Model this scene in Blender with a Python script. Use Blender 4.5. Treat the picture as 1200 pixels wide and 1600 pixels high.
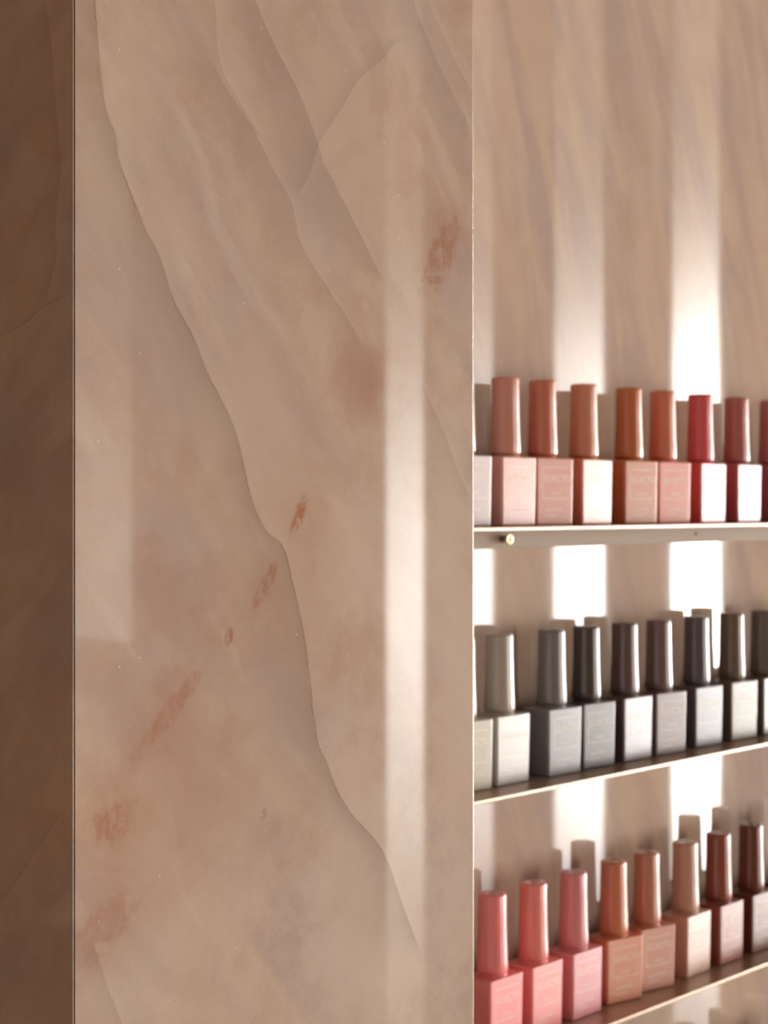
import bpy, bmesh, math, random
from mathutils import Vector, Matrix

# ---------------------------------------------------------------- clear
for o in list(bpy.data.objects):
    bpy.data.objects.remove(o)
S = bpy.context.scene
COL = S.collection

# ---------------------------------------------------------------- frame of reference
# camera at the origin of plan, looking along +Y.  The shelf wall runs along W, N points into it.
F, CX, HY, EYE = 2700.0, 600.0, 788.0, 1.50
TH = math.atan(F / 2445.0)
W = Vector((math.cos(TH), math.sin(TH), 0))
N = Vector((-math.sin(TH), math.cos(TH), 0))
ROT = math.atan2(W.y, W.x)
C_PIER, C_EDGE, C_BOT, C_BACK = 0.430, 0.570, 0.598, 0.622     # distances along N
S_END = 3.5                                                    # window wall, distance along W


def P(s, c, z):
    return W * s + N * c + Vector((0, 0, z))


def s_at(x, c):                      # where the sight line of image column x meets the plane at c
    d = (x - CX) / F
    return c * (d * W.x + W.y) / (d * N.x + N.y)


def t_at(x, c):
    d = (x - CX) / F
    return c / (d * N.x + N.y)


# ---------------------------------------------------------------- camera
cam = bpy.data.cameras.new('camera')
cam.sensor_fit = 'AUTO'
cam.sensor_width = 36.0
cam.lens = F / 1600.0 * 36.0
cam.shift_y = -12.0 / 1600.0
cam.clip_start = 0.02
cam.dof.use_dof = True
cam.dof.focus_distance = 0.565
cam.dof.aperture_fstop = cam.lens / 2.5
camo = bpy.data.objects.new('camera', cam)
camo.location = (0, 0, EYE)
camo.rotation_euler = (math.pi / 2, 0, 0)
COL.objects.link(camo)
S.camera = camo

# ---------------------------------------------------------------- exposure
vs = S.view_settings
vs.view_transform = 'Standard'
vs.look = 'None'
vs.exposure = -0.12
vs.gamma = 1.0
vs.use_curve_mapping = False
S.cycles.use_denoising = True
S.cycles.max_bounces = 8
S.cycles.caustics_reflective = False
S.cycles.caustics_refractive = False
S.cycles.sample_clamp_indirect = 6.0


# ---------------------------------------------------------------- node helper
class G:
    def __init__(self, tree):
        self.t = tree

    def node(self, typ, **kw):
        n = self.t.nodes.new(typ)
        for k, v in kw.items():
            setattr(n, k, v)
        return n

    def put(self, sock, v):
        if isinstance(v, bpy.types.NodeSocket):
            self.t.links.new(v, sock)
        elif v is not None:
            sock.default_value = v

    def m(self, op, a, b=None, c=None, clamp=False):
        n = self.node('ShaderNodeMath', operation=op)
        n.use_clamp = clamp
        self.put(n.inputs[0], a)
        if b is not None:
            self.put(n.inputs[1], b)
        if c is not None:
            self.put(n.inputs[2], c)
        return n.outputs[0]

    def smooth(self, v, a, b, lo=0.0, hi=1.0):
        n = self.node('ShaderNodeMapRange', interpolation_type='SMOOTHSTEP')
        self.put(n.inputs['Value'], v)
        n.inputs['From Min'].default_value = a
        n.inputs['From Max'].default_value = b
        n.inputs['To Min'].default_value = lo
        n.inputs['To Max'].default_value = hi
        return n.outputs[0]

    def mix(self, f, a, b, blend='MIX'):
        n = self.node('ShaderNodeMix', data_type='RGBA', blend_type=blend)
        self.put(n.inputs[0], f)
        for i, v in ((6, a), (7, b)):
            if isinstance(v, tuple) and len(v) == 3:
                v = v + (1,)
            self.put(n.inputs[i], v)
        return n.outputs[2]

    def vec(self, x, y, z=0.0):
        n = self.node('ShaderNodeCombineXYZ')
        for i, v in enumerate((x, y, z)):
            self.put(n.inputs[i], v)
        return n.outputs[0]

    def noise(self, v, scale, detail=3.0, rough=0.5, dist=0.0):
        n = self.node('ShaderNodeTexNoise')
        self.put(n.inputs['Vector'], v)
        n.inputs['Scale'].default_value = scale
        n.inputs['Detail'].default_value = detail
        n.inputs['Roughness'].default_value = rough
        n.inputs['Distortion'].default_value = dist
        return n.outputs[0]

    def dot(self, v, w):
        n = self.node('ShaderNodeVectorMath', operation='DOT_PRODUCT')
        self.put(n.inputs[0], v)
        n.inputs[1].default_value = w
        return n.outputs['Value']


# ---------------------------------------------------------------- sky: hazy low sun seen through the window slots
world = bpy.data.worlds.new('hazy_sky')
S.world = world
world.use_nodes = True
wt = world.node_tree
wt.nodes.clear()
g = G(wt)
tc = g.node('ShaderNodeTexCoord')
sp = g.node('ShaderNodeSeparateXYZ')
wt.links.new(tc.outputs['Generated'], sp.inputs[0])
az = g.m('ARCTAN2', sp.outputs[1], sp.outputs[0])
el = g.m('ARCSINE', sp.outputs[2])
SUN_AZ, SUN_EL, SUN_L = math.radians(18.0), math.radians(-3.0), 85.0
da = g.m('SUBTRACT', az, SUN_AZ)
da = g.m('SQRT', g.m('ADD', g.m('MULTIPLY', da, da), 0.0004))
de = g.m('DIVIDE', g.m('SUBTRACT', el, SUN_EL), g.smooth(el, SUN_EL - .02, SUN_EL + .02, .135, .120))
fall = g.m('ADD', g.m('MULTIPLY', g.smooth(az, SUN_AZ - .02, SUN_AZ + .03), .20), 0.100)   # slower fall on the far side of the sun
core = g.m('MULTIPLY', g.m('EXPONENT', g.m('MULTIPLY', g.m('DIVIDE', da, fall), -1.0)),
           g.m('EXPONENT', g.m('MULTIPLY', g.m('MULTIPLY', de, de), -1.0)))
up = g.smooth(el, -0.10, 0.9)
base = g.mix(up, (1.0, 0.76, 0.50), (0.80, 0.72, 0.64))
tot = g.node('ShaderNodeVectorMath', operation='MULTIPLY_ADD')
g.put(tot.inputs[0], g.vec(g.m('MULTIPLY', core, SUN_L), g.m('MULTIPLY', core, SUN_L * .98), g.m('MULTIPLY', core, SUN_L * .955)))
tot.inputs[1].default_value = (1, 1, 1)
sc_ = g.node('ShaderNodeVectorMath', operation='SCALE')
g.put(sc_.inputs[0], base)
sc_.inputs['Scale'].default_value = 1.15
wt.links.new(sc_.outputs[0], tot.inputs[2])
bg = g.node('ShaderNodeBackground')
wt.links.new(tot.outputs[0], bg.inputs['Color'])
out = g.node('ShaderNodeOutputWorld')
wt.links.new(bg.outputs[0], out.inputs['Surface'])


# ---------------------------------------------------------------- added fill lamp
def area(name, s, c, z, sx, sy, power, col, aim):
    l = bpy.data.lights.new(name, 'AREA')
    l.shape = 'RECTANGLE'
    l.size, l.size_y = sx, sy
    l.energy = power
    l.color = col
    o = bpy.data.objects.new(name, l)
    o.location = P(s, c, z)
    d = P(*aim) - o.location
    o.rotation_euler = d.to_track_quat('-Z', 'Y').to_euler()
    COL.objects.link(o)
    return o


area('window_fill', 2.95, -4.19, 1.20, 0.92, 1.9, 76.0, (1.0, 0.925, 0.845), (2.95, 0.0, 1.20))     # fill lamp added in the unseen opening of the front wall


# ---------------------------------------------------------------- mesh helpers
def link(name, bm, mat, parent=None, smooth=False, wn=False):
    me = bpy.data.meshes.new(name)
    bmesh.ops.recalc_face_normals(bm, faces=bm.faces[:])
    bm.to_mesh(me)
    bm.free()
    if mat:
        me.materials.append(mat)
    if smooth:
        for p in me.polygons:
            p.use_smooth = True
    o = bpy.data.objects.new(name, me)
    COL.objects.link(o)
    if parent:
        o.parent = parent
    if wn:
        o.modifiers.new('normals', 'WEIGHTED_NORMAL')
    return o


def prism(poly, z0, z1):
    """poly: (s, c) corners, extruded from z0 to z1, in world space"""
    bm = bmesh.new()
    a = [bm.verts.new(P(s, c, z0)) for s, c in poly]
    b = [bm.verts.new(P(s, c, z1)) for s, c in poly]
    k = len(poly)
    bm.faces.new(a[::-1])
    bm.faces.new(b)
    for i in range(k):
        bm.faces.new((a[i], a[(i + 1) % k], b[(i + 1) % k], b[i]))
    return bm


def slab(s0, s1, c0, c1, z0, z1):
    return prism([(s0, c0), (s1, c0), (s1, c1), (s0, c1)], z0, z1)


def bevel(bm, width, seg=3, which=None):
    es = [e for e in bm.edges if which is None or which(e)]
    bmesh.ops.bevel(bm, geom=es, offset=width, segments=seg, profile=0.5, affect='EDGES', clamp_overlap=True)


def vertical(e):
    d = e.verts[0].co - e.verts[1].co
    return abs(d.z) > 0.5 * d.length


def empty(name, loc, rz=0.0):
    o = bpy.data.objects.new(name, None)
    o.empty_display_size = 0.02
    o.location = loc
    o.rotation_euler = (0, 0, rz)
    COL.objects.link(o)
    return o


def tag(o, label, cat, group=None):
    o['label'] = label
    o['category'] = cat
    if group:
        o['group'] = group


def principled(name, col=(.8, .8, .8), rough=.5, metal=0.0, spec=.5):
    m = bpy.data.materials.new(name)
    m.use_nodes = True
    b = m.node_tree.nodes['Principled BSDF']
    b.inputs['Base Color'].default_value = (*col, 1)
    b.inputs['Roughness'].default_value = rough
    b.inputs['Metallic'].default_value = metal
    b.inputs['Specular IOR Level'].default_value = spec
    return m, G(m.node_tree), b


def plaster(name, col, rough=.8, amount=.06):
    m, g, b = principled(name, col, rough)
    geo = g.node('ShaderNodeNewGeometry')
    nz = g.noise(geo.outputs['Position'], 6.0, 5.0)
    dark = tuple(max(0, v * (1 - amount * 2)) for v in col)
    m.node_tree.links.new(g.mix(nz, dark, tuple(min(1, v * (1 + amount)) for v in col)), b.inputs['Base Color'])
    return m


# ---------------------------------------------------------------- marble
def uz(x, y, c=C_PIER):
    return s_at(x, c), EYE - (y - HY) * t_at(x, c) / F


A_BEIGE, A_MAUVE, A_WARM, A_PALE, A_RUST = (.505, .388, .305), (.420, .326, .286), (.470, .325, .238), (.580, .474, .396), (.33, .135, .075)


def vz(x, y):
    d = (x - CX) / F
    c = SL / ((d * W.x + W.y) / (d * N.x + N.y))
    return c, EYE - (y - HY) * t_at(x, c) / F


SL, SR = s_at(113.5, C_PIER), s_at(743.0, C_PIER) + .0002


def marble(name, c_ref, veins=(), blots=(), fig=1.0, rough=.03, tone=1.0, steep=0.80, side=False):
    m, g, b = principled(name, (.5, .4, .3), rough)
    L = m.node_tree.links
    geo = g.node('ShaderNodeNewGeometry')
    pos = geo.outputs['Position']
    u = g.dot(pos, tuple(W))
    v = g.dot(pos, tuple(N))
    z = g.dot(pos, (0, 0, 1))
    uu = g.m('ADD', u, g.m('MULTIPLY', v, 0.6))          # keeps the figure running round corners
    p3 = g.vec(u, v, z)
    # figure stretched along the bedding of the stone
    ca, sa = steep, -math.sqrt(1 - steep * steep)
    along = g.m('ADD', g.m('MULTIPLY', uu, -sa * 1.0), g.m('MULTIPLY', z, -ca))
    across = g.m('ADD', g.m('MULTIPLY', uu, ca), g.m('MULTIPLY', z, -sa))
    st = g.vec(g.m('MULTIPLY', along, 0.22), across, g.m('MULTIPLY', v, .3))
    wob = g.noise(p3, 14.0, 3.0)
    st2 = g.vec(g.m('MULTIPLY', along, 0.22), g.m('ADD', across, g.m('MULTIPLY', wob, 0.02)), 0.37)
    n1 = g.noise(st, 34.0, 4.0, .55, .5)
    n2 = g.noise(st2, 60.0, 3.0, .5, .3)
    n3 = g.noise(p3, 17.0, 5.0, .6, .6)
    n4 = g.noise(p3, 55.0, 5.0, .65, .3)
    col = g.mix(g.smooth(n1, .36, .64), A_BEIGE, A_MAUVE)
    col = g.mix(g.m('MULTIPLY', g.smooth(n3, .45, .68), .75 * fig), col, A_WARM)
    col = g.mix(g.m('MULTIPLY', g.smooth(n2, .56, .74), .45 * fig), col, A_PALE)
    col = g.mix(g.m('MULTIPLY', g.smooth(n4, .40, .75), .20 * fig), col, A_RUST)
    # clouds, stains and pale zones that stand in for light
    pw = g.noise(p3, 90.0, 5.0, .7)
    pw2 = g.noise(g.vec(g.m('MULTIPLY', u, 1.4), v, g.m('MULTIPLY', z, .8)), 130.0, 6.0, .72, .8)
    for (x0, y0, x1, y1, wd, amt, sharp, bc) in blots:
        (ua, za), (ub, zb) = uz(x0, y0, c_ref), uz(x1, y1, c_ref)
        mu, mz = (ua + ub) / 2, (za + zb) / 2
        du, dz = ub - ua, zb - za
        ln = math.hypot(du, dz) / 2
        ex, ez = du / (2 * ln), dz / (2 * ln)
        rw = wd / 2 * 0.00029
        a = g.m('ADD', g.m('MULTIPLY', g.m('SUBTRACT', u, mu), ex / ln), g.m('MULTIPLY', g.m('SUBTRACT', z, mz), ez / ln))
        c = g.m('ADD', g.m('MULTIPLY', g.m('SUBTRACT', u, mu), -ez / rw), g.m('MULTIPLY', g.m('SUBTRACT', z, mz), ex / rw))
        r = g.m('SQRT', g.m('ADD', g.m('MULTIPLY', a, a), g.m('MULTIPLY', c, c)))
        rn = g.m('ADD', r, g.m('MULTIPLY', g.m('SUBTRACT', pw, .5), 1.9 if sharp else 1.3))
        k = g.smooth(rn, 1.15 if sharp else 1.5, .55 if sharp else .1)
        if sharp:
            k = g.m('MULTIPLY', k, g.smooth(pw2, .34, .60))
        col = g.mix(g.m('MULTIPLY', k, amt), col, bc)
    # drawn veins and tone edges: u as a function of height
    fine = g.m('SUBTRACT', g.noise(p3, 180.0, 4.0, .6), .5)
    for (pts, dark, lam_d, light, lam_l, line) in veins:
        q = sorted([(vz(x, y) if side else uz(x, y, c_ref))[::-1] for x, y in pts])
        z0, z1 = q[0][0], q[-1][0]
        u0, u1 = min(a[1] for a in q), max(a[1] for a in q)
        fc = g.node('ShaderNodeFloatCurve')
        cm = fc.mapping
        cv = cm.curves[0]
        kn = [((a - z0) / (z1 - z0), (bb - u0) / (u1 - u0)) for a, bb in q]
        while len(cv.points) < len(kn):
            cv.points.new(.5, .5)
        for pt, (a, bb) in zip(cv.points, kn):
            pt.location = (a, bb)
        cm.update()
        zn = g.m('DIVIDE', g.m('SUBTRACT', z, z0), z1 - z0)
        g.put(fc.inputs['Value'], g.m('MINIMUM', g.m('MAXIMUM', zn, 0.0), 1.0))
        uv = g.m('MULTIPLY_ADD', fc.outputs[0], u1 - u0, u0)
        d = g.m('ADD', g.m('SUBTRACT', uv, v) if side else g.m('SUBTRACT', u, uv), g.m('MULTIPLY', fine, .0022))
        ends = g.m('MULTIPLY', g.smooth(zn, -.01, .05), g.smooth(zn, 1.01, .95))
        neg = g.smooth(d, .00035, -.00035)
        if dark:
            k = g.m('MULTIPLY', g.m('MULTIPLY', neg, g.m('EXPONENT', g.m('DIVIDE', d, lam_d))), ends)
            col = g.mix(g.m('MULTIPLY', g.m('MINIMUM', k, 1.0), dark), col, (.285, .205, .165))
        if light:
            k = g.m('MULTIPLY', g.m('SUBTRACT', 1.0, neg), g.m('EXPONENT', g.m('DIVIDE', d, -lam_l)))
            col = g.mix(g.m('MULTIPLY', g.m('MULTIPLY', g.m('MINIMUM', k, 1.0), ends), light), col, A_PALE)
        if line:
            k = g.m('EXPONENT', g.m('DIVIDE', g.m('ABSOLUTE', d), -.00025))
            k = g.m('MULTIPLY', g.m('MULTIPLY', k, ends), g.smooth(pw, .38, .62))
            col = g.mix(g.m('MULTIPLY', k, line), col, (.12, .06, .035))
    # crystal grain
    gr = g.noise(p3, 1500.0, 2.0, .6)
    col = g.mix(1.0, col, g.mix(gr, (.90, .90, .90), (1.10, 1.10, 1.10)), 'MULTIPLY')
    vo = g.node('ShaderNodeTexVoronoi')
    vo.inputs['Scale'].default_value = 240.0
    L.new(p3, vo.inputs['Vector'])
    sx = g.node('ShaderNodeSeparateColor')
    L.new(vo.outputs['Color'], sx.inputs[0])
    speck = g.m('MULTIPLY', g.m('LESS_THAN', vo.outputs['Distance'], .075), g.m('GREATER_THAN', sx.outputs[0], .93))
    col = g.mix(g.m('MULTIPLY', speck, .6), col, (.80, .76, .70))
    if tone != 1.0:
        col = g.mix(1.0, col, (tone, tone, tone), 'MULTIPLY')
    L.new(col, b.inputs['Base Color'])
    return m


R, BR, PK = (.34, .135, .07), (.365, .195, .140), (.42, .235, .165)
MV, BG, PL_LIT = (.395, .318, .292), (.510, .395, .312), (.610, .515, .440)  # mauve and beige stone, then a pale tone for painted-in light
V_MAIN = [(140, -60), (148, 0), (152, 60), (160, 130), (168, 180), (180, 212), (184, 242), (200, 290), (214, 325), (226, 357),
          (242, 385), (258, 430), (272, 470), (283, 492), (303, 530), (315, 560), (325, 586), (345, 622), (363, 660), (374, 695),
          (378, 717), (387, 755), (400, 800), (418, 832), (440, 850), (447, 868), (456, 905), (467, 950), (476, 1000), (483, 1050),
          (489, 1110), (497, 1160), (510, 1190), (524, 1230), (545, 1265), (570, 1295), (590, 1318), (605, 1345), (616, 1375),
          (626, 1405), (642, 1450), (660, 1500)]
VEINS = [
    (V_MAIN, .40, .0060, .16, .02, .75), (V_MAIN, .34, .028, 0, .02, 0),
    ([(385, -40), (415, 40), (450, 110), (470, 150), (493, 213), (505, 250), (540, 320), (575, 390), (600, 440)], .32, .016, .30, .006, 0),
    ([(330, 90), (350, 130), (395, 200), (430, 270), (455, 315), (470, 375), (500, 430), (545, 500), (570, 545)], .22, .012, .30, .006, 0),
    ([(640, -20), (660, 40), (700, 130), (738, 205), (760, 250)], .16, .01, .28, .006, 0),
    ([(668, 0), (695, 60), (720, 110), (745, 155)], .12, .008, .25, .005, 0),
    ([(635, 62), (615, 70), (602, 88), (565, 120), (550, 140), (530, 175), (510, 205), (495, 232), (485, 270), (460, 308)], .30, .008, .12, .008, .12),
    ([(330, -20), (337, 17), (342, 90), (370, 150), (410, 215)], .18, .012, .22, .006, 0),
    ([(660, 600), (667, 617), (693, 673), (710, 722), (735, 780)], .25, .01, .14, .008, 0),
    ([(146, 1472), (158, 1510), (172, 1550), (192, 1603)], .22, .012, .28, .012, 0),  # diagonal edge at lower left: browner left, paler right
]
BLOTS = [
    (620, 1240, 600, 1720, 420, .50, 0, PL_LIT), (300, 1330, 290, 1720, 260, .30, 0, PL_LIT),  # brighter foot of the pillar, light painted into the stone colour
    (440, 190, 525, 430, 120, .55, 0, MV), (235, 470, 310, 690, 120, .50, 0, MV), (400, 980, 470, 1210, 84, .45, 0, MV),
    (205, 340, 215, 520, 90, .40, 0, MV), (360, 480, 440, 790, 170, .55, 0, BG), (210, 200, 330, 420, 60, .40, 0, BG),
    (705, 520, 715, 1620, 120, .60, 0, PL_LIT), (560, 1020, 560, 1640, 210, .55, 0, PL_LIT), (560, 760, 540, 1000, 120, .40, 0, PL_LIT),  # brighter right part, also painted as paler stone
    (165, 560, 165, 1000, 90, .25, 0, PL_LIT), (400, 1250, 360, 1560, 150, .22, 0, PL_LIT),  # reflected window band at left and lower brightening, painted in
    (300, 1060, 130, 1470, 180, .40, 0, PK), (270, 880, 210, 1010, 160, .32, 0, BR), (350, 860, 300, 960, 70, .16, 0, BR),
    (540, 515, 580, 665, 96, .55, 0, BR), (600, 540, 570, 650, 40, .40, 0, BR), (140, 500, 190, 640, 120, .18, 0, BR),
    (715, 345, 662, 455, 50, .6, 1, R), (700, 330, 670, 470, 70, .22, 0, R),
    (480, 768, 455, 840, 20, .95, 1, R), (440, 864, 398, 945, 20, .85, 1, R), (430, 870, 380, 960, 50, .22, 0, R),
    (361, 982, 356, 1008, 12, .9, 1, R), (325, 1032, 216, 1180, 26, .50, 1, R), (320, 1030, 200, 1200, 80, .20, 0, R),
    (208, 1250, 146, 1318, 48, .66, 1, R), (220, 1230, 130, 1340, 90, .24, 0, R), (210, 1395, 116, 1505, 60, .36, 1, R),
    (220, 1380, 100, 1520, 110, .24, 0, R), (416, 1262, 407, 1284, 10, .4, 1, R), (455, 735, 500, 640, 60, .14, 0, BR),
]
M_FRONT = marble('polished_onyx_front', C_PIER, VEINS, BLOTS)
SIDE_VEINS = [
    ([(70, 0), (78, 60), (86, 150), (92, 220), (95, 260), (90, 310), (86, 360), (88, 385), (82, 425), (74, 458), (64, 480)], .30, .012, .05, .006, .2),
    ([(113, 461), (92, 468), (78, 475), (66, 482), (40, 505), (18, 518), (2, 527)], .25, .010, .10, .010, .6),
    ([(100, 1265), (70, 1310), (45, 1350), (20, 1385), (2, 1410)], .20, .010, .06, .010, .3),
]
M_SIDE = marble('polished_onyx_side', C_PIER, SIDE_VEINS, [], side=True)
M_BACK = marble('polished_onyx_niche', C_BACK, [], [], fig=.45, steep=.95)
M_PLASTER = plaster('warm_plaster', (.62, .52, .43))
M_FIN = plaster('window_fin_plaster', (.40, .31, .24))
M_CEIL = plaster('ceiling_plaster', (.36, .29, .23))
M_DARK, _, _ = principled('dark_grout', (.03, .022, .018), .9)


def floor_mat():
    m, g, b = principled('pale_terrazzo', (.5, .42, .35), .35)
    geo = g.node('ShaderNodeNewGeometry')
    vo = g.node('ShaderNodeTexVoronoi')
    vo.inputs['Scale'].default_value = 55.0
    m.node_tree.links.new(geo.outputs['Position'], vo.inputs['Vector'])
    k = g.smooth(vo.outputs['Distance'], .22, .30)
    m.node_tree.links.new(g.mix(k, (.70, .58, .48), (.82, .72, .61)), b.inputs['Base Color'])
    return m


M_FLOOR = floor_mat()

# ---------------------------------------------------------------- room shell
ZC = 3.0
S0, C0 = -2.2, -4.2


def struct(name, bm, mat, parent=None):
    o = link(name, bm, mat, parent)
    if not parent:
        o['kind'] = 'structure'
    return o


struct('floor', slab(S0, S_END, C0, C_BACK + .2, -.1, 0), M_FLOOR)
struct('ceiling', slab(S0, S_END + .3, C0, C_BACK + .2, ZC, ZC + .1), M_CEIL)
struct('wall_back', slab(S0, S_END + .3, C_BACK, C_BACK + .12, 0, ZC), M_BACK)
struct('wall_left', slab(S0 - .12, S0, C0, C_BACK, 0, ZC), M_PLASTER)
wf = empty('wall_front', P(0, C0, 0))
wf['kind'] = 'structure'
for a, b_, z0, z1 in ((S0, 2.46, 0, ZC), (3.44, S_END + .3, 0, ZC), (2.46, 3.44, 0, .20), (2.46, 3.44, 2.20, ZC)):
    bm = slab(a, b_, C0 - .12, C0, z0, z1)
    bm.transform(Matrix.Translation(-wf.location))
    link('wall_piece', bm, M_PLASTER, wf)
fr = slab(2.46, 3.44, C0 - .06, C0 - .02, .20, .24)
fr.transform(Matrix.Identity(4))
for q in (slab(2.46, 3.44, C0 - .06, C0 - .02, 2.16, 2.20), slab(2.46, 2.50, C0 - .06, C0 - .02, .24, 2.16), slab(3.40, 3.44, C0 - .06, C0 - .02, .24, 2.16)):
    tmp = bpy.data.meshes.new('tmp')
    q.to_mesh(tmp)
    fr.from_mesh(tmp)
    q.free()
    bpy.data.meshes.remove(tmp)
struct('unseen_window', fr, M_PLASTER)  # frame of the unseen opening, added around the fill lamp
# window wall at the right: tall slots between plastered fins
GAPS = [(-3.74, -3.384, 1.075), (-2.305, -2.163, .0), (-1.97, -1.85, .0), (-1.70, -1.547, .0), (-1.354, -1.200, .0), (-1.006, -.875, .0),
        (-.655, -.09, .0), (-.02, .50, .0)]
wr = empty('wall_right', P(S_END, 0, 0))
wr['kind'] = 'structure'
edges = [C0] + [v for a, b_, _ in GAPS for v in (a, b_)] + [C_BACK]
inv = Matrix.Translation(-wr.location)
for i in range(0, len(edges), 2):
    bm = slab(S_END, S_END + .008, edges[i], edges[i + 1], 0, ZC)
    bm.transform(inv)
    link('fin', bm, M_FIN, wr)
for a, b_, sill in GAPS:
    if sill > 0:
        bm = slab(S_END, S_END + .008, a, b_, 0, sill)
        bm.transform(inv)
        link('sill_panel', bm, M_FIN, wr)

# ---------------------------------------------------------------- marble pillar
pil = empty('marble_pillar', P(SL, C_PIER, 0))
tag(pil, 'pale beige onyx marble pillar with rust veins, left of the bottle shelves', 'pillar')
inv = Matrix.Translation(-pil.location)
GAP = .00080


def pil_part(name, bm, mat, label=None, wn=True):
    bm.transform(inv)
    o = link(name, bm, mat, pil, smooth=wn, wn=wn)
    if label:
        o['label'] = label
    return o


bm = prism([(SL + GAP, C_PIER), (SR, C_PIER), (SR, C_PIER + .012), (SL + GAP + .012, C_PIER + .012)], .002, 2.3)
bmesh.ops.recalc_face_normals(bm, faces=bm.faces[:])
bevel(bm, .0020, 5, lambda e: vertical(e) and (e.verts[0].co - P(SR, C_PIER, e.verts[0].co.z)).length < 1e-4)
bevel(bm, .0002, 2, lambda e: vertical(e) and (e.verts[0].co - P(SL + GAP, C_PIER, e.verts[0].co.z)).length < 1e-4)
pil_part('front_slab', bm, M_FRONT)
bm = prism([(SL, C_PIER + .0002), (SL + .00062, C_PIER + .0002), (SL + .0122, C_PIER + .0122), (SL + .012, C_BACK), (SL, C_BACK)], .002, 2.3)
bmesh.ops.recalc_face_normals(bm, faces=bm.faces[:])
bevel(bm, .0003, 3, lambda e: vertical(e) and (e.verts[0].co - P(SL, C_PIER + .0002, e.verts[0].co.z)).length < 1e-4)
pil_part('side_slab', bm, M_SIDE, 'shaded side slab of brown marble')
pil_part('return_slab', slab(SR - .012, SR, C_PIER + .0125, C_BACK, .002, 2.3), M_SIDE)
pil_part('core', slab(SL + .0125, SR - .0125, C_PIER + .0125, C_BACK, .002, 2.29), M_DARK, wn=False)


# ---------------------------------------------------------------- shelves
def metal(name, col, rough, metallic):
    m, g, b = principled(name, col, rough, metallic)
    geo = g.node('ShaderNodeNewGeometry')
    nz = g.noise(geo.outputs['Position'], 240.0, 3.0)
    m.node_tree.links.new(g.mix(nz, tuple(v * .92 for v in col), tuple(v * 1.06 for v in col)), b.inputs['Base Color'])
    return m


M_SHELF = metal('champagne_metal', (.46, .355, .275), .38, .6)
M_FLANGE = plaster('matte_beige_paint', (.40, .315, .245), .75, .03)
M_BRASS = metal('brass', (.88, .68, .38), .3, .6)
M_HOLE, _, _ = principled('screw_hole_black', (.02, .015, .01), .8)
DROP = [.01205, .1551, .2983, .4415]
SH_A, SH_B = SR + .001, 1.36
NAMES = ['top', 'second', 'third', 'lowest']
LABS = ['thin champagne metal shelf carrying the rosy and orange bottles, brass screw below',
        'thin champagne metal shelf carrying the grey and plum bottles',
        'thin champagne metal shelf carrying the pink, peach and brown bottles',
        'thin champagne metal shelf below the pink bottles, under the picture edge']


def lathe(prof, seg, mat_axis=None):
    """prof: (radius, height) from axis bottom to axis top"""
    bm = bmesh.new()
    rings = []
    for r, h in prof:
        if r < 1e-7:
            rings.append([bm.verts.new((0, 0, h))])
        else:
            rings.append([bm.verts.new((r * math.cos(2 * math.pi * i / seg), r * math.sin(2 * math.pi * i / seg), h)) for i in range(seg)])
    for a, b_ in zip(rings, rings[1:]):
        for i in range(seg):
            j = (i + 1) % seg
            if len(a) == 1:
                bm.faces.new((a[0], b_[j], b_[i]))
            elif len(b_) == 1:
                bm.faces.new((a[i], a[j], b_[0]))
            else:
                bm.faces.new((a[i], a[j], b_[j], b_[i]))
    return bm


FACING = Matrix.Rotation(ROT, 4, 'Z') @ Matrix.Rotation(math.pi / 2, 4, 'X')   # lathe axis -> out of the wall
FL_T = .0016
for i, dr in enumerate(DROP):
    z = EYE - dr
    sh = empty('metal_shelf', P(SH_A, C_EDGE, z))
    tag(sh, LABS[i], 'shelf', 'metal shelves of the niche')
    inv = Matrix.Translation(-sh.location)
    bm = slab(SH_A, SH_B, C_EDGE, C_BACK - .0002, z - .0022, z)
    bevel(bm, .0004, 2)
    bm.transform(inv)
    link('shelf_board', bm, M_SHELF, sh, smooth=True, wn=True)
    bm = slab(SH_A, SH_B, C_BACK - .0002 - FL_T, C_BACK - .0002, z - .0134, z - .0022)
    bevel(bm, .0003, 2)
    bm.transform(inv)
    link('wall_flange', bm, M_FLANGE, sh, smooth=True, wn=True)
    cf = C_BACK - .0002 - FL_T
    for px, kind in ((797.0, 'screw'), (1087.0, 'hole')):
        c_here = cf - .0045 if kind == 'screw' else cf
        zz = EYE - (842.5 - HY) * t_at(797, cf - .004) / F if kind == 'screw' else EYE - (834 - HY) * t_at(1087, cf) / F
        zz = zz + (DROP[0] - dr)
        ss = s_at(px, c_here)
        mt = Matrix.Translation(P(ss, cf, zz) - sh.location) @ FACING
        if kind == 'screw':
            bm = lathe([(0, 0), (.0019, 0), (.0019, .0028), (.0031, .0029), (.0033, .0032), (.0033, .0042), (.0029, .0046), (.0012, .0046), (.0010, .0036), (0, .0036)], 28)
            bm.transform(mt)
            o = link('brass_screw', bm, M_BRASS, sh, smooth=True)
            o['label'] = 'small round brass screw head'
            bm = lathe([(0, .00365), (.0009, .00365), (.0009, .0038), (0, .0038)], 12)
            bm.transform(mt)
            link('screw_socket', bm, M_HOLE, o)
        else:
            bm = lathe([(0, -.0001), (.0012, -.0001), (.0012, .0001), (0, .0001)], 16)
            bm.transform(mt)
            link('screw_hole', bm, M_HOLE, sh)

# ---------------------------------------------------------------- bottles
BW, BD, BH = .0302, .0210, .0385


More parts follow.
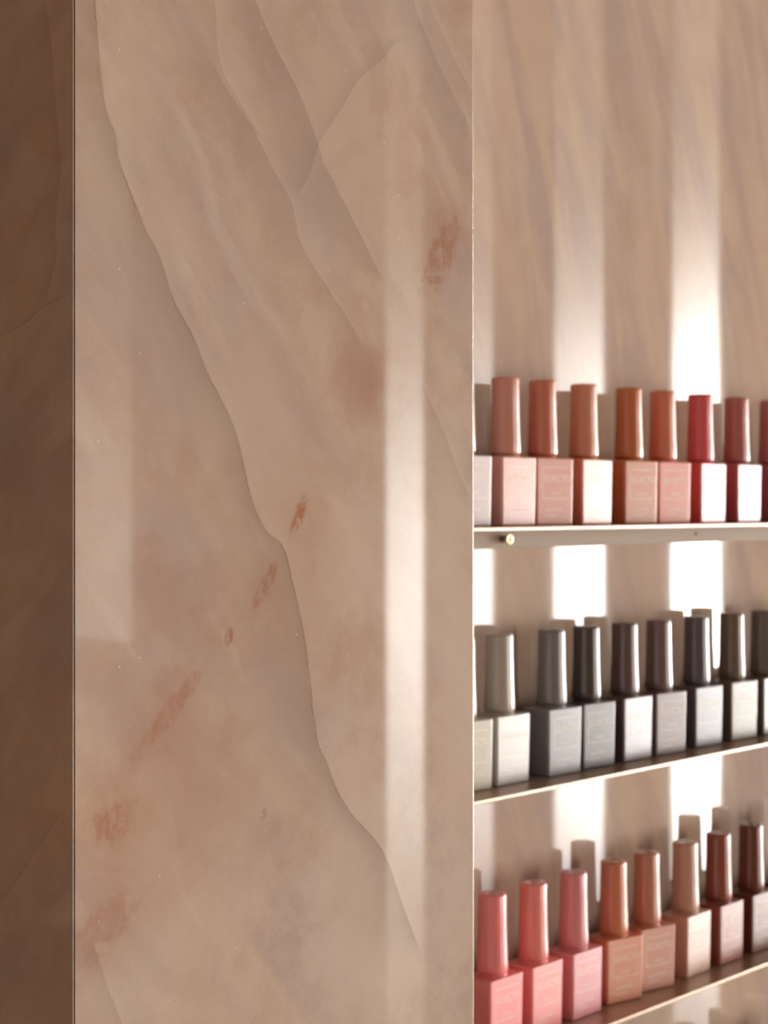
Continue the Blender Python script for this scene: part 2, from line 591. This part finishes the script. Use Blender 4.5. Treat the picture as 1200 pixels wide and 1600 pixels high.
def rrect(w, d, r, z, bm, seg=4):
    vs_ = []
    for qx, qy, a0 in ((1, 1, 0), (-1, 1, 90), (-1, -1, 180), (1, -1, 270)):
        for k in range(seg + 1):
            a = math.radians(a0 + 90 * k / seg)
            vs_.append(bm.verts.new((qx * (w / 2 - r) + r * math.cos(a), qy * (d / 2 - r) + r * math.sin(a), z)))
    return vs_


def body_bm():
    bm = bmesh.new()
    taper = .0010

    def at(z, inset):
        k = (1 - z / BH) * taper
        return rrect(BW - k - 2 * inset, BD - k - 2 * inset, max(.0015 - inset * .5, .0004), z, bm)
    rings = [at(0, .0012), at(.0003, .0004), at(.0010, 0)]
    e = .0008
    rings.append(at(BH - e, 0))
    for a in (30, 60, 90):
        rings.append(at(BH - e + e * math.sin(math.radians(a)), e * (1 - math.cos(math.radians(a)))))
    for a, b_ in zip(rings, rings[1:]):
        k = len(a)
        for i in range(k):
            bm.faces.new((a[i], a[(i + 1) % k], b_[(i + 1) % k], b_[i]))
    bm.faces.new(rings[0][::-1])
    bm.faces.new(rings[-1])
    return bm


def cap_bm():
    return lathe([(0, 0), (.0078, 0), (.00855, .0003), (.00880, .0010), (.00878, .0045), (.00860, .0090), (.00838, .0140), (.00818, .0210), (.00800, .0300),
                  (.00786, .0412), (.00776, .0421), (.00745, .0428), (.0070, .0430), (.0018, .0430), (.0015, .0427), (0, .0426)], 48)


def neck_bm():
    return lathe([(0, -.0003), (.0086, -.0003), (.0086, .0004), (.0080, .0009), (.0074, .0012), (.0072, .0018), (0, .0018)], 40)


PRINT_Y = -BD / 2


def text_bm(bm, body, size, x, z, sx=1.0, bold=0.0):
    cu = bpy.data.curves.new('lettering', 'FONT')
    cu.body = body
    cu.size = size
    cu.offset = bold
    cu.align_x = 'CENTER'
    cu.resolution_u = 2
    o = bpy.data.objects.new('lettering', cu)
    COL.objects.link(o)
    dg = bpy.context.evaluated_depsgraph_get()
    me = bpy.data.meshes.new_from_object(o.evaluated_get(dg))
    bpy.data.objects.remove(o)
    bpy.data.curves.remove(cu)
    me.transform(Matrix.Translation((x, 0, z)) @ Matrix.Rotation(math.pi / 2, 4, 'X') @ Matrix.Diagonal((sx, 1, 1, 1)))
    bm.from_mesh(me)
    bpy.data.meshes.remove(me)


def print_bm():
    bm = bmesh.new()

    def bar(x0, x1, z0, z1):
        v = [bm.verts.new(c) for c in ((x0, 0, z0), (x1, 0, z0), (x1, 0, z1), (x0, 0, z1))]
        bm.faces.new(v)
    t = .00065
    bar(-.0098, .0102, .0326, .0326 + t)
    bar(-.0098, .0102, .0152, .0152 + t)
    bar(-.0098 - t, -.0098, .0152, .0326 + t)
    bar(.0102, .0102 + t, .0152, .0236)
    text_bm(bm, 'GUIICYU', .0056, .0012, .0250, 1.0, .00010)
    # the small lines under the name are too blurred to read: rows of short strokes, like the photograph's
    rnd = random.Random(4)
    for x0, x1, zz, hh in ((-.0036, .0040, .0178, .0014), (-.0080, -.0040, .0082, .0015), (-.0028, .0060, .0086, .0015), (-.0080, .0010, .0052, .0012)):
        x = x0
        while x < x1:
            wd = rnd.uniform(.0005, .0009)
            bar(x, x + wd, zz, zz + hh * rnd.uniform(.75, 1.0))
            x += wd + .00035
    # lay the print on the leaning front face
    k = .0005 / BH
    for v in bm.verts:
        v.co.y = PRINT_Y + k * (BH - v.co.z) - .00004
    r = bmesh.ops.extrude_face_region(bm, geom=bm.faces[:])
    for e in r['geom']:
        if isinstance(e, bmesh.types.BMVert):
            e.co.y += .00003
    return bm


ME = {}
for nm, fn, sm in (('body', body_bm, True), ('cap', cap_bm, True), ('neck', neck_bm, True), ('label_print', print_bm, False)):
    bm = fn()
    bmesh.ops.recalc_face_normals(bm, faces=bm.faces[:])
    me = bpy.data.meshes.new(nm)
    bm.to_mesh(me)
    bm.free()
    for p in me.polygons:
        p.use_smooth = sm
    ME[nm] = me


def srgb(c):
    return tuple(((v / 255) / 12.92 if v / 255 <= .04045 else ((v / 255 + .055) / 1.055) ** 2.4) for v in c)


MATS = {}


def polish_mats(rgb):
    if rgb in MATS:
        return MATS[rgb]
    c = srgb(rgb)
    body, g, b = principled('polish_glaze', c, .30, 0, 1.0)
    geo = g.node('ShaderNodeNewGeometry')
    nz = g.noise(geo.outputs['Position'], 90.0, 2.0)
    body.node_tree.links.new(g.mix(nz, tuple(v * .97 for v in c), tuple(min(1, v * 1.03) for v in c)), b.inputs['Base Color'])
    cap, g, b = principled('polish_cap', c, .22, 0, .75)
    nz = g.noise(g.node('ShaderNodeNewGeometry').outputs['Position'], 120.0, 2.0)
    cap.node_tree.links.new(g.mix(nz, tuple(v * .97 for v in c), tuple(min(1, v * 1.03) for v in c)), b.inputs['Base Color'])
    pr, g, b = principled('polish_print', tuple(v + (q - v) * .62 for v, q in zip(c, (.84, .78, .66))), .35)
    MATS[rgb] = (body, cap, pr)
    return MATS[rgb]


def make_part(nm, mat, parent, z=0.0, wn=False):
    o = bpy.data.objects.new({'body': 'bottle_body'}.get(nm, nm), ME[nm])
    COL.objects.link(o)
    o.parent = parent
    o.location = (0, 0, z)
    if not ME[nm].materials:
        ME[nm].materials.append(None)
    o.material_slots[0].link = 'OBJECT'
    o.material_slots[0].material = mat
    if wn:
        o.modifiers.new('normals', 'WEIGHTED_NORMAL')
    return o


def bottle(px, c, delta, row, rgb, label, group):
    a, cm_, pr = polish_mats(rgb)
    r = empty('nail_polish_bottle', P(s_at(px, c), c, EYE - DROP[row]), ROT + math.radians(delta))
    tag(r, label, 'bottle', group)
    b_ = make_part('body', a, r, 0, True)
    make_part('label_print', pr, b_)
    make_part('neck', a, r, BH)
    make_part('cap', cm_, r, BH + .0015)
    return r


ROWS = [
    ('bottles on the top shelf', 0, [
        (718.0, .599, -4, (206, 192, 194), 'lavender grey polish bottle half hidden behind the pillar edge, top shelf'),
        (789.5, .600, -2, (204, 146, 132), 'dusty nude pink polish bottle, first with a visible cap from the left, top shelf'),
        (847.4, .598, -7.5, (198, 124, 106), 'terracotta pink polish bottle second in line, standing above the brass screw, top shelf'),
        (911.8, .599, -1, (208, 146, 124), 'light terracotta polish bottle with bright white front, left of the orange one, top shelf'),
        (982.4, .598, -7.5, (192, 116, 72), 'orange brown polish bottle turned slightly, top shelf'),
        (1035.2, .598, -8.5, (218, 134, 114), 'coral polish bottle between the orange brown and the red ones, top shelf'),
        (1094.0, .599, -1, (216, 98, 104), 'raspberry red polish bottle in front of a bright stripe, top shelf'),
        (1150.5, .599, -1, (178, 110, 110), 'dusty mauve red polish bottle right of the raspberry red one, top shelf'),
        (1205.0, .598, -1, (182, 108, 112), 'mauve pink polish bottle cut by the right picture edge, top shelf'),
        (1256.0, .598, -2, (176, 96, 110), 'berry polish bottle just past the right picture edge, top shelf'),
        (1306.0, .598, -1, (150, 70, 88), 'dark berry polish bottle, farthest right on the top shelf'),
    ]),
    ('bottles on the second shelf', 1, [
        (719.5, .599, -4, (192, 186, 172), 'ivory grey polish bottle half hidden behind the pillar edge, second shelf'),
        (780.1, .600, 0, (176, 172, 168), 'pale silver grey polish bottle, first with a visible cap, second shelf'),
        (861.7, .598, -3, (128, 126, 132), 'medium grey polish bottle standing after a gap, second shelf'),
        (915.8, .599, -4, (80, 72, 72), 'charcoal polish bottle right of the medium grey one, second shelf'),
        (975.8, .599, -1, (106, 90, 96), 'dark plum grey polish bottle with white front, second shelf'),
        (1029.0, .598, -5.5, (122, 102, 106), 'taupe plum polish bottle right of the dark plum one, second shelf'),
        (1087.8, .599, -3.5, (96, 92, 102), 'slate grey polish bottle in front of the bright stripe, second shelf'),
        (1143.3, .599, -4, (118, 104, 90), 'olive taupe polish bottle right of the slate one, second shelf'),
        (1191.5, .598, -2, (110, 103, 97), 'grey green polish bottle cut by the right picture edge, second shelf'),
        (1242.0, .598, -2, (128, 118, 108), 'stone grey polish bottle just past the right picture edge, second shelf'),
        (1292.0, .598, -1, (92, 84, 80), 'iron grey polish bottle, farthest right on the second shelf'),
    ]),
    ('bottles on the third shelf', 2, [
        (769.0, .598, 0.5, (247, 146, 150), 'bright pink polish bottle at the left end, beside the pillar, third shelf'),
        (832.9, .598, 1, (240, 150, 148), 'salmon pink polish bottle second from the left, third shelf'),
        (896.0, .598, 0.5, (224, 150, 158), 'dusty rose polish bottle with lighter pink front, third shelf'),
        (958.6, .598, -12, (208, 134, 102), 'peach tan polish bottle turned so its printed frame shows, third shelf'),
        (1010.0, .598, -11.5, (198, 138, 120), 'beige rose polish bottle turned, behind the peach tan one, third shelf'),
        (1070.6, .598, 2, (202, 164, 150), 'pale nude polish bottle with cream white front, third shelf'),
        (1122.3, .598, 0.5, (146, 76, 62), 'brick red brown polish bottle, third shelf'),
        (1173.2, .598, -1, (114, 64, 52), 'dark chocolate polish bottle near the right picture edge, third shelf'),
        (1223.0, .598, -1, (96, 50, 44), 'deep brown polish bottle just past the right picture edge, third shelf'),
        (1273.0, .598, -1, (84, 46, 40), 'espresso polish bottle, farthest right on the third shelf'),
    ]),
    ('bottles on the lowest shelf', 3, [
        (1060.0, .598, -1, (196, 150, 132), 'sand polish bottle at the left end of the lowest shelf'),
        (1112.0, .598, -2, (170, 118, 104), 'clay polish bottle second on the lowest shelf'),
        (1166.0, .598, 1, (150, 112, 98), 'cocoa polish bottle third on the lowest shelf'),
        (1219.0, .598, -1, (140, 104, 90), 'walnut polish bottle fourth on the lowest shelf'),
        (1270.0, .598, 0, (160, 124, 110), 'mushroom polish bottle farthest right on the lowest shelf'),
    ]),
]
for group, row, items in ROWS:
    for px, c, dl, rgb, label in items:
        bottle(px, c, dl, row, rgb, label, group)
